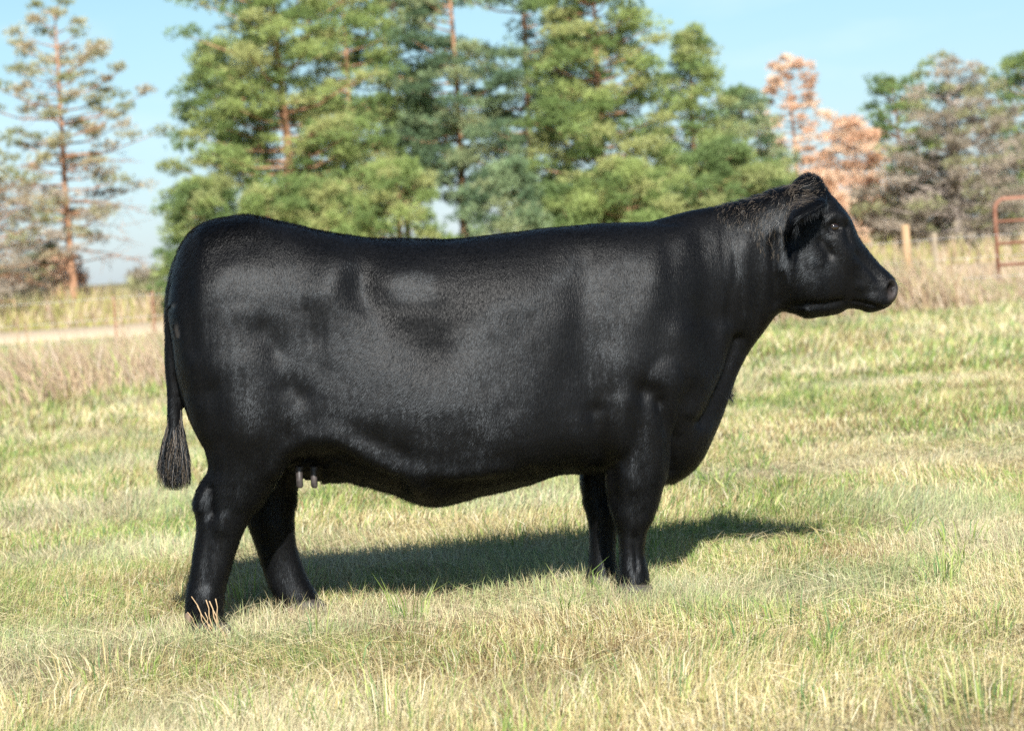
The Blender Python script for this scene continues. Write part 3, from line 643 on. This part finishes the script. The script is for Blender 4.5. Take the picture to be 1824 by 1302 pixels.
# wavy crest hair on the neck, skin folds of the throat
fold = np.exp(-(seg_dist(px, py, [(1300, 470), (1350, 560)]) / 60) ** 2)
disp += fold * .0035 * vnoise(np.stack([px * 1., py * .16], -1), 11., 71) * side
co += N * disp[:, None]
for it in range(2): co += .35 * lap(co) * np.where(isear | teat, .3, 1)[:, None]
N = normals(co); px, py = proj(co)

# colours
near = co[:, 1] < yc(px)
col = np.tile([.003, .003, .0034], (nv, 1))
def paint(mask, c): col[:] = col * (1 - mask[:, None]) + np.array(c) * mask[:, None]
tdx = np.min([np.abs(px - q) for q in (532, 557)], 0); near = co[:, 1] < yc(px); teatm = np.clip((py - 838) / 8, 0, 1) * ((tdx < 11) & (py < 878) & (co[:, 2] < .6) & (np.abs(co[:, 1] - yc(px)) < .21) & (co[:, 2] > .40) & (py > 845))
teatm = teatm * 0
nost = np.exp(-(np.hypot((px - 1592) / 12, (py - 519) / 20)) ** 4) * (px > 1576)
paint(nost * .9, (.045, .038, .036))
paint(np.exp(-(np.hypot((px - 1590) / 7.5, (py - 513) / 8.5)) ** 4) * .98, (.004, .003, .003))  # dark of the nostril hollow put into the hide colour
paint(np.exp(-(seg_dist(px, py, [(309, 541), (309, 542)]) / 6) ** 4) * .9, (.06, .048, .042)); paint(np.exp(-(seg_dist(px, py, [(314, 575), (317, 598)]) / 5) ** 4) * .8, (.045, .036, .032))
cow_loc = P(760, 1000, yc(760)); cow_loc[2] = 0
cow = empty('cow', (float(cow_loc[0]), float(yc(760)), 0.), 'large black cow standing in profile on the grass with its head to the right', 'cow')

skin = bpy.data.materials.new('black_hide'); skin.use_nodes = True; t = skin.node_tree; b = t.nodes['Principled BSDF']
a = t.nodes.new('ShaderNodeAttribute'); a.attribute_name = 'tint'; t.links.new(a.outputs['Color'], b.inputs['Base Color'])
b.inputs['Roughness'].default_value = .47; b.inputs['Specular IOR Level'].default_value = .20
b.inputs['Sheen Weight'].default_value = .0; b.inputs['Sheen Roughness'].default_value = .5; b.inputs['Sheen Tint'].default_value = (.8, .85, 1, 1)
tcn = t.nodes.new('ShaderNodeTexCoord'); mpn = t.nodes.new('ShaderNodeMapping'); mpn.inputs['Scale'].default_value = (1, 1, .22)
nzn = t.nodes.new('ShaderNodeTexNoise'); nzn.inputs['Scale'].default_value = 260; nzn.inputs['Detail'].default_value = 3
bpn = t.nodes.new('ShaderNodeBump'); bpn.inputs['Strength'].default_value = .7; bpn.inputs['Distance'].default_value = .003
t.links.new(tcn.outputs['Object'], mpn.inputs[0]); t.links.new(mpn.outputs[0], nzn.inputs[0]); t.links.new(nzn.outputs[0], bpn.inputs['Height']); t.links.new(bpn.outputs[0], b.inputs['Normal'])
mesh('body', co, [quads, tris], skin, cow, smooth=True, col=col)

# coat: hair strands combed over the hide
def hair_mat(name, color, rough=.42, spec=.5):
    """strands take their shading normal from the hide they lie on (attribute 'lie'), each a little different"""
    m = bpy.data.materials.new(name); m.use_nodes = True; t = m.node_tree; b = t.nodes['Principled BSDF']
    a = t.nodes.new('ShaderNodeAttribute'); a.attribute_name = 'shade_normal'
    b.inputs['Base Color'].default_value = (*color, 1); b.inputs['Roughness'].default_value = rough
    b.inputs['Specular IOR Level'].default_value = spec
    b.inputs['Specular Tint'].default_value = (.82, .91, 1.0, 1)
    t.links.new(a.outputs['Vector'], b.inputs['Normal'])
    h = t.nodes.new('ShaderNodeBsdfHairPrincipled'); h.model = 'CHIANG'; h.parametrization = 'COLOR'
    h.inputs['Color'].default_value = (*[q * .8 for q in color], 1); h.inputs['Roughness'].default_value = .34; h.inputs['Radial Roughness'].default_value = .6
    mx = t.nodes.new('ShaderNodeMixShader'); mx.inputs[0].default_value = .08
    t.links.new(b.outputs[0], mx.inputs[1]); t.links.new(h.outputs[0], mx.inputs[2]); t.links.new(mx.outputs[0], t.nodes['Material Output'].inputs[0])
    return m
coat_m = hair_mat('black_coat', (.0020, .0020, .0024), .44, .235)
def strands(name, pts, rad, m, parent, tip=.15, shade_normal=None):
    """pts (n, k, 3) world"""
    n_, k_ = pts.shape[:2]
    cu = bpy.data.hair_curves.new(name); cu.add_curves([k_] * n_)
    cu.position_data.foreach_set('vector', (pts - np.array(parent.location)).reshape(-1).astype(np.float32))
    r_ = cu.attributes.get('radius') or cu.attributes.new('radius', 'FLOAT', 'POINT')
    rr = (np.broadcast_to(rad, (n_,))[:, None] * np.linspace(1, tip, k_)[None]).ravel()
    r_.data.foreach_set('value', rr.astype(np.float32))
    if shade_normal is None: shade_normal = np.tile([0, -1., .1], (n_, 1)) + rng.normal(0, .4, (n_, 3))
    l_ = cu.attributes.new('shade_normal', 'FLOAT_VECTOR', 'POINT'); l_.data.foreach_set('vector', np.repeat(unit(shade_normal), k_, 0).ravel().astype(np.float32))
    cu.materials.append(m); o = bpy.data.objects.new(name, cu); COL.objects.link(o); o.parent = parent
    return o

tv = co[tri_all]; area = np.linalg.norm(np.cross(tv[:, 1] - tv[:, 0], tv[:, 2] - tv[:, 0]), axis=1) / 2
tn = unit(np.cross(tv[:, 1] - tv[:, 0], tv[:, 2] - tv[:, 0])); tcx = tv.mean(1); tpx, tpy = proj(tcx)
bare = np.clip(teatm, 0, 1)[tri_all[:, 0]] > .3
bare |= (np.hypot(tpx - 309, tpy - 541) < 6) | (seg_dist(tpx, tpy, [(314, 575), (317, 595)]) < 5)
bare |= (np.hypot((tpx - 1593) / 13, (tpy - 520) / 20) < 1) | ((np.hypot(tpx - 1488, tpy - 404) < 11) & (tn[:, 1] < 0))
wgt = area * np.where(tn[:, 1] < .25, 1., .3) * ~bare * np.where(tpx > 1400, 1.5, 1.) * np.where(tpy > 880, 1.3, 1)
NH = 640000
ti = rng.choice(len(tri_all), NH, p=wgt / wgt.sum())
u1, u2 = rng.random((2, NH)); fl = u1 + u2 > 1; u1[fl] = 1 - u1[fl]; u2[fl] = 1 - u2[fl]
root = tv[ti, 0] + u1[:, None] * (tv[ti, 1] - tv[ti, 0]) + u2[:, None] * (tv[ti, 2] - tv[ti, 0])
hn = N[tri_all[ti, 0]]; hx, hy = proj(root)
flow = np.stack([-.35 + .35 * vnoise(root, .12, 41) + .15 * vnoise(root, .03, 43), np.zeros(NH), np.full(NH, -1.)], -1)
headm = np.clip((hx - 1400) / 40, 0, 1)[:, None]; flow = flow * (1 - headm) + np.array([-.8, 0, -.45]) * headm
flank = np.exp(-(seg_dist(hx, hy, [(600, 620), (780, 760)]) / 90) ** 2)[:, None]; flow = flow * (1 - flank) + np.array([-.85, 0, -.75]) * flank
flow += np.stack([vnoise(root, .05, 44), vnoise(root, .05, 45), vnoise(root, .05, 46)], -1) * .18
flow = unit(flow - hn * np.sum(flow * hn, 1)[:, None] + rng.normal(0, .09, (NH, 3)))
ln = np.full(NH, .011)
ln += .008 * np.clip((hy - 800) / 60, 0, 1) * (hy < 900)                      # belly edge
crest = np.exp(-(seg_dist(hx, hy, [(1310, 375), (1400, 350), (1440, 330)]) / 34) ** 2) + np.exp(-(seg_dist(hx, hy, [(1360, 360), (1375, 430)]) / 26) ** 2)
crest = np.clip(crest, 0, 1); ln += .012 * crest
rump = np.exp(-(seg_dist(hx, hy, [(305, 560), (318, 490), (345, 420), (440, 395)]) / 28) ** 2); ln += .010 * rump
ln += .004 * (hy > 880); ln -= .004 * (hx > 1480)
earm = (np.abs(root[:, 1] - yc(hx)) > .12) & (hx > 1385) & (hx < 1475) & (hy < 470); ln[earm] = .024
ln[np.hypot(hx - 545, (hy - 850) * 1.2) < 34] = .004
ln *= .7 + .6 * rng.random(NH)
edge = 1 - np.clip(np.abs(hn[:, 1]) * 2.2, 0, 1)
lift = (.28 + .22 * rng.random(NH) + .35 * rump + .2 * crest + .15 * (hy > 800) + .35 * edge * rng.random(NH))[:, None]
s0 = root - hn * .001
curl = crest[:, None] * np.stack([vnoise(root, .018, 51), np.zeros(NH), vnoise(root, .018, 52)], -1) * .9
d1 = unit(flow + hn * lift + curl); d2 = unit(flow + hn * (lift * .35) - curl * 1.2 + np.array([0, 0, -.12]))
Lh = ln[:, None]
pts = np.stack([s0, s0 + d1 * Lh * .5, s0 + d1 * Lh * .5 + d2 * Lh * .5], 1)
# shading normals tilted by region to place sheen and dark areas; strands stay put
sheen_tilt = .05 + .17 * np.clip((hy - 560) / 120, 0, 1) - .10 * np.clip((hy - 840) / 40, 0, 1) + .14 * np.exp(-(seg_dist(hx, hy, [(705, 508), (765, 508)]) / 36) ** 4)
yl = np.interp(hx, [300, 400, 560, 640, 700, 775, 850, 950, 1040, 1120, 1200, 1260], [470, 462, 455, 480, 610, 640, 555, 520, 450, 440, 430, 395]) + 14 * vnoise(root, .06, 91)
shade_tilt = np.clip(1.15 - (hx - 1150) / 140, 0, 1) / (1 + np.exp(np.clip((hy - yl) / 13, -30, 30)))  # normals turned sideways to darken the topline and the flank hollow
shine = np.exp(-((hx - 735 + 9 * vnoise(root, .04, 92)) / 50) ** 4 - ((hy - 509 + 6 * vnoise(root, .04, 93)) / 33) ** 4); shade_tilt *= 1 - shine
sheen_tilt += .13 * np.clip((hx - 1230) / 40, 0, 1) * np.clip((hy - 395) / 60, 0, 1) + .10 * (hx > 1400)
sheen_tilt -= .18 * np.exp(-(seg_dist(hx, hy, [(1150, 698), (1172, 704)]) / 22) ** 2) + .10 * np.exp(-(seg_dist(hx, hy, [(1070, 650), (1078, 800)]) / 24) ** 2)  # tilt cut in the creases so they come out darker
sheen_tilt -= .12 * np.exp(-(seg_dist(hx, hy, [(515, 690), (540, 705)]) / 26) ** 2) + .10 * np.exp(-(seg_dist(hx, hy, [(360, 700), (400, 780)]) / 40) ** 2)
sheen_tilt += .09 * vnoise(root, .10, 90)
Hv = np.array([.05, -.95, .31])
hn2 = hn * (1 - 1. * shine[:, None]) + Hv * 1. * shine[:, None]  # smooth patch: normals aimed midway between sun and camera to place a highlight
strands('coat', pts, .00031, coat_m, cow, .2, shade_normal=hn2 + sheen_tilt[:, None] * np.array([0, 0, 1.]) * (1 - shine[:, None]) + shade_tilt[:, None] * np.array([-.62, .1, 0]) + np.stack([vnoise(root, .012, 81), vnoise(root, .012, 82), vnoise(root, .012, 83)], -1) * .075 + (vnoise(root / np.array([1, 1, 6.]), .012, 84) * .11)[:, None] * np.array([.4, 0, 1.]) + rng.normal(0, .075, (NH, 3)))

# ear fringe, long soft hair hanging from the ear and its opening
bse, d_, s_, nn_ = EAR
fr = []
for (n_, u0, u1_, v0, v1, L0) in [(1500, .05, .95, -1., -.5, .035), (900, .1, .9, -.6, .6, .03), (900, .0, .9, .5, 1., .022)]:
    u = rng.uniform(u0, u1_, n_); v_ = rng.uniform(v0, v1, n_); w = .074 * np.interp(u, [0, .12, .35, .6, .85, 1], [.42, .62, 1, .95, .5, .12])
    b_ = bse + d_ * (.20 * u)[:, None] + s_ * (w * v_)[:, None] + nn_ * (w * .55 * v_ * v_)[:, None]
    L = L0 * (.5 + .8 * rng.random(n_))[:, None]
    dd = unit(np.array([-.12, -.25, -1.]) + d_ * .3 + rng.normal(0, .22, (n_, 3))); d3 = unit(dd + np.array([0, .05, -.6]))
    fr.append(np.stack([b_, b_ + dd * L * .4, b_ + dd * L * .4 + d3 * L * .6], 1))
strands('ear_fringe', np.vstack(fr), .0004, coat_m, cow, .2)

n_ = 240; bb = P(rng.normal(1297, 4, n_), rng.normal(700, 7, n_), yc(1300) + rng.normal(-.01, .02, n_)); dd = unit(np.array([.55, -.05, -.75]) + rng.normal(0, .22, (n_, 3)))
strands('brisket_tuft', np.stack([bb - dd * .01, bb + dd * .012, bb + dd * .022 + [0, 0, -.004]], 1), .0004, coat_m, cow, .2)

# tail switch
n_ = 6500
tt = np.array([0, .2, .45, .7, .88, 1.])
cy_ = np.array([712, 752, 790, 828, 858, 873]); cx_ = np.array([312, 312, 311, 311, 312, 314])
wx = np.array([9, 12, 21, 28, 29, 23.])
a = rng.random(n_) * 2 * np.pi; rr = rng.random(n_) ** .5
start = rng.random(n_) ** 1.3 * .5; Ls = rng.uniform(.38, .66, n_); endl = 1.02 - .30 * rr ** 2 * rng.random(n_) - .10 * rng.random(n_) ** 3 + rng.normal(0, .018, n_); ph = rng.random((2, n_)) * 6.28
pts = []
for k in range(8):
    q = np.minimum(start + Ls * k / 7, endl - .02 * (1 - k / 7))
    w = np.interp(q, tt, wx) * (1 + .10 * np.sin(q * 5 + ph[0]))
    X_ = np.interp(q, tt, cx_) + np.cos(a + .35 * np.sin(q * 4 + ph[1])) * rr * w + 1.5 * np.sin(q * 9 + ph[0]) * q + (rng.random(n_) < .04) * 5 * q * np.sign(np.cos(a)); Y_ = np.interp(q, tt, cy_)
    p_ = P(X_, Y_, yc(312) - .02 + np.sin(a) * rr * w / 560 * .8)
    pts.append(p_)
pts = np.stack(pts, 1)
pale = rng.random(n_) < .15
sw = strands('tail_switch', pts[~pale], .00055, coat_m, cow, .35)
pale_m = hair_mat('sun_bleached_hair', (.16, .125, .09))
strands('pale_tail_hair', pts[pale], .0005, pale_m, cow, .35)
# pale wavy hair tips on the neck crest
sel = (crest > .35) & (rng.random(NH) < .05) & (hn[:, 1] < .1)
strands('bleached_neck_hair', np.stack([s0[sel] + hn[sel] * .004, s0[sel] + hn[sel] * .006 + d1[sel] * Lh[sel] * .6, s0[sel] + hn[sel] * .003 + d1[sel] * Lh[sel] * .6 + d2[sel] * Lh[sel] * .7], 1), .0003, hair_mat('brown_grey_hair', (.14, .11, .08)), cow, .4, shade_normal=hn[sel] + rng.normal(0, .3, (sel.sum(), 3)))

# eye
def surf(qx, qy, rad=5, sgn=-1):
    m_ = np.hypot(px - qx, py - qy) < rad
    idx = np.where(m_)[0]; return co[idx[np.argmax(sgn * (co[idx, 1]))]]
eye_m, _, b = newmat('dark_eye', (.012, .007, .005), .06, .6); b.inputs['Coat Weight'].default_value = 1; b.inputs['Coat Roughness'].default_value = .02
for sgn in (-1, 1):
    e = surf(1488, 404, 4, sgn)
    bv, bf = blob(1488, 404, 0, .0200, .017, .0165); c0 = P(1488, 404, yc(1488)); 
    bv = bv - c0 + e + np.array([0, -sgn * .0080, 0])
    mesh('eye', bv, bf, eye_m, cow, smooth=True)

teat_m = noise_mat('grey_teat_skin', (.030, .026, .025), (.065, .054, .051), 60, .45, .4)
for (tx, ty, dy) in [(533, 846, -.165), (559, 846, -.140), (546, 832, .06), (570, 832, .05)]:
    v, f = loft([(tx - 8, ty - 16, tx + 8, ty - 16, dy * .93, .012, 2, 0), (tx - 6.5, ty - 4, tx + 6.5, ty - 4, dy * .97, .0115, 2, 0), (tx - 5.5, ty + 10, tx + 6.5, ty + 10, dy, .0105, 2.1, 0), (tx - 5, ty + 19, tx + 7, ty + 19, dy, .0085, 2, 0), (tx - 2, ty + 23, tx + 4.5, ty + 23, dy, .005, 2, 0)], n=18, step=2.5)
    mesh('teat', v, f, teat_m, cow, smooth=True)

# hooves: two claws each, with dewclaws
hoof_m = noise_mat('hoof_horn', (.018, .016, .015), (.06, .05, .042), 30, .6, .3)
tan_m = noise_mat('pale_hoof_horn', (.14, .10, .075), (.24, .18, .13), 30, .7, .2)
for (hx_, hy_, dy, sc) in [(372, 1112, -.17, 1.05), (545, 1090, .16, 1.05), (1132, 1052, -.15, 1.), (1078, 1040, .14, 1.)]:
    for s2 in (-1, 1):
        dep = yc(hx_) + dy + s2 * .031
        c0 = P(hx_, hy_, dep); x_, z0 = c0[0], .0
        prof = [(-.050, .05, .018), (-.042, .056, .026), (-.01, .06, .030), (.025, .052, .029), (.055, .036, .024), (.072, .014, .010)]
        rings = []
        for (ox, top, hw) in prof:
            th = np.linspace(0, 2*np.pi, 16, endpoint=False)
            zz = np.clip(np.cos(th), -.9, 1); rings.append(np.stack([np.full(16, x_ + ox * sc), dep + np.sin(th) * hw * sc, z0 - .006 + (zz + .9) / 1.9 * top * sc], -1))
        V = np.vstack(rings + [rings[0].mean(0)[None], rings[-1].mean(0)[None]]); m_ = len(prof)
        i_ = np.arange(m_-1)[:, None]*16 + np.arange(16)[None]; j_ = np.arange(m_-1)[:, None]*16 + (np.arange(16)[None]+1) % 16
        k_ = np.arange(16); k2_ = (k_+1) % 16
        mesh('hoof', V, [np.stack([i_, i_+16, j_+16, j_], -1).reshape(-1, 4), np.vstack([np.stack([k_, k2_, np.full(16, m_*16)], -1), np.stack([k2_+(m_-1)*16, k_+(m_-1)*16, np.full(16, m_*16+1)], -1)])], hoof_m, cow, smooth=True)
for (qx, qy, dy) in [(520, 1092, .10), (338, 1100, -.19)]:
    v, f = blob(qx, qy, dy, .016, .014, .02, 10); mesh('dewclaw', v, f, tan_m, cow, smooth=True)
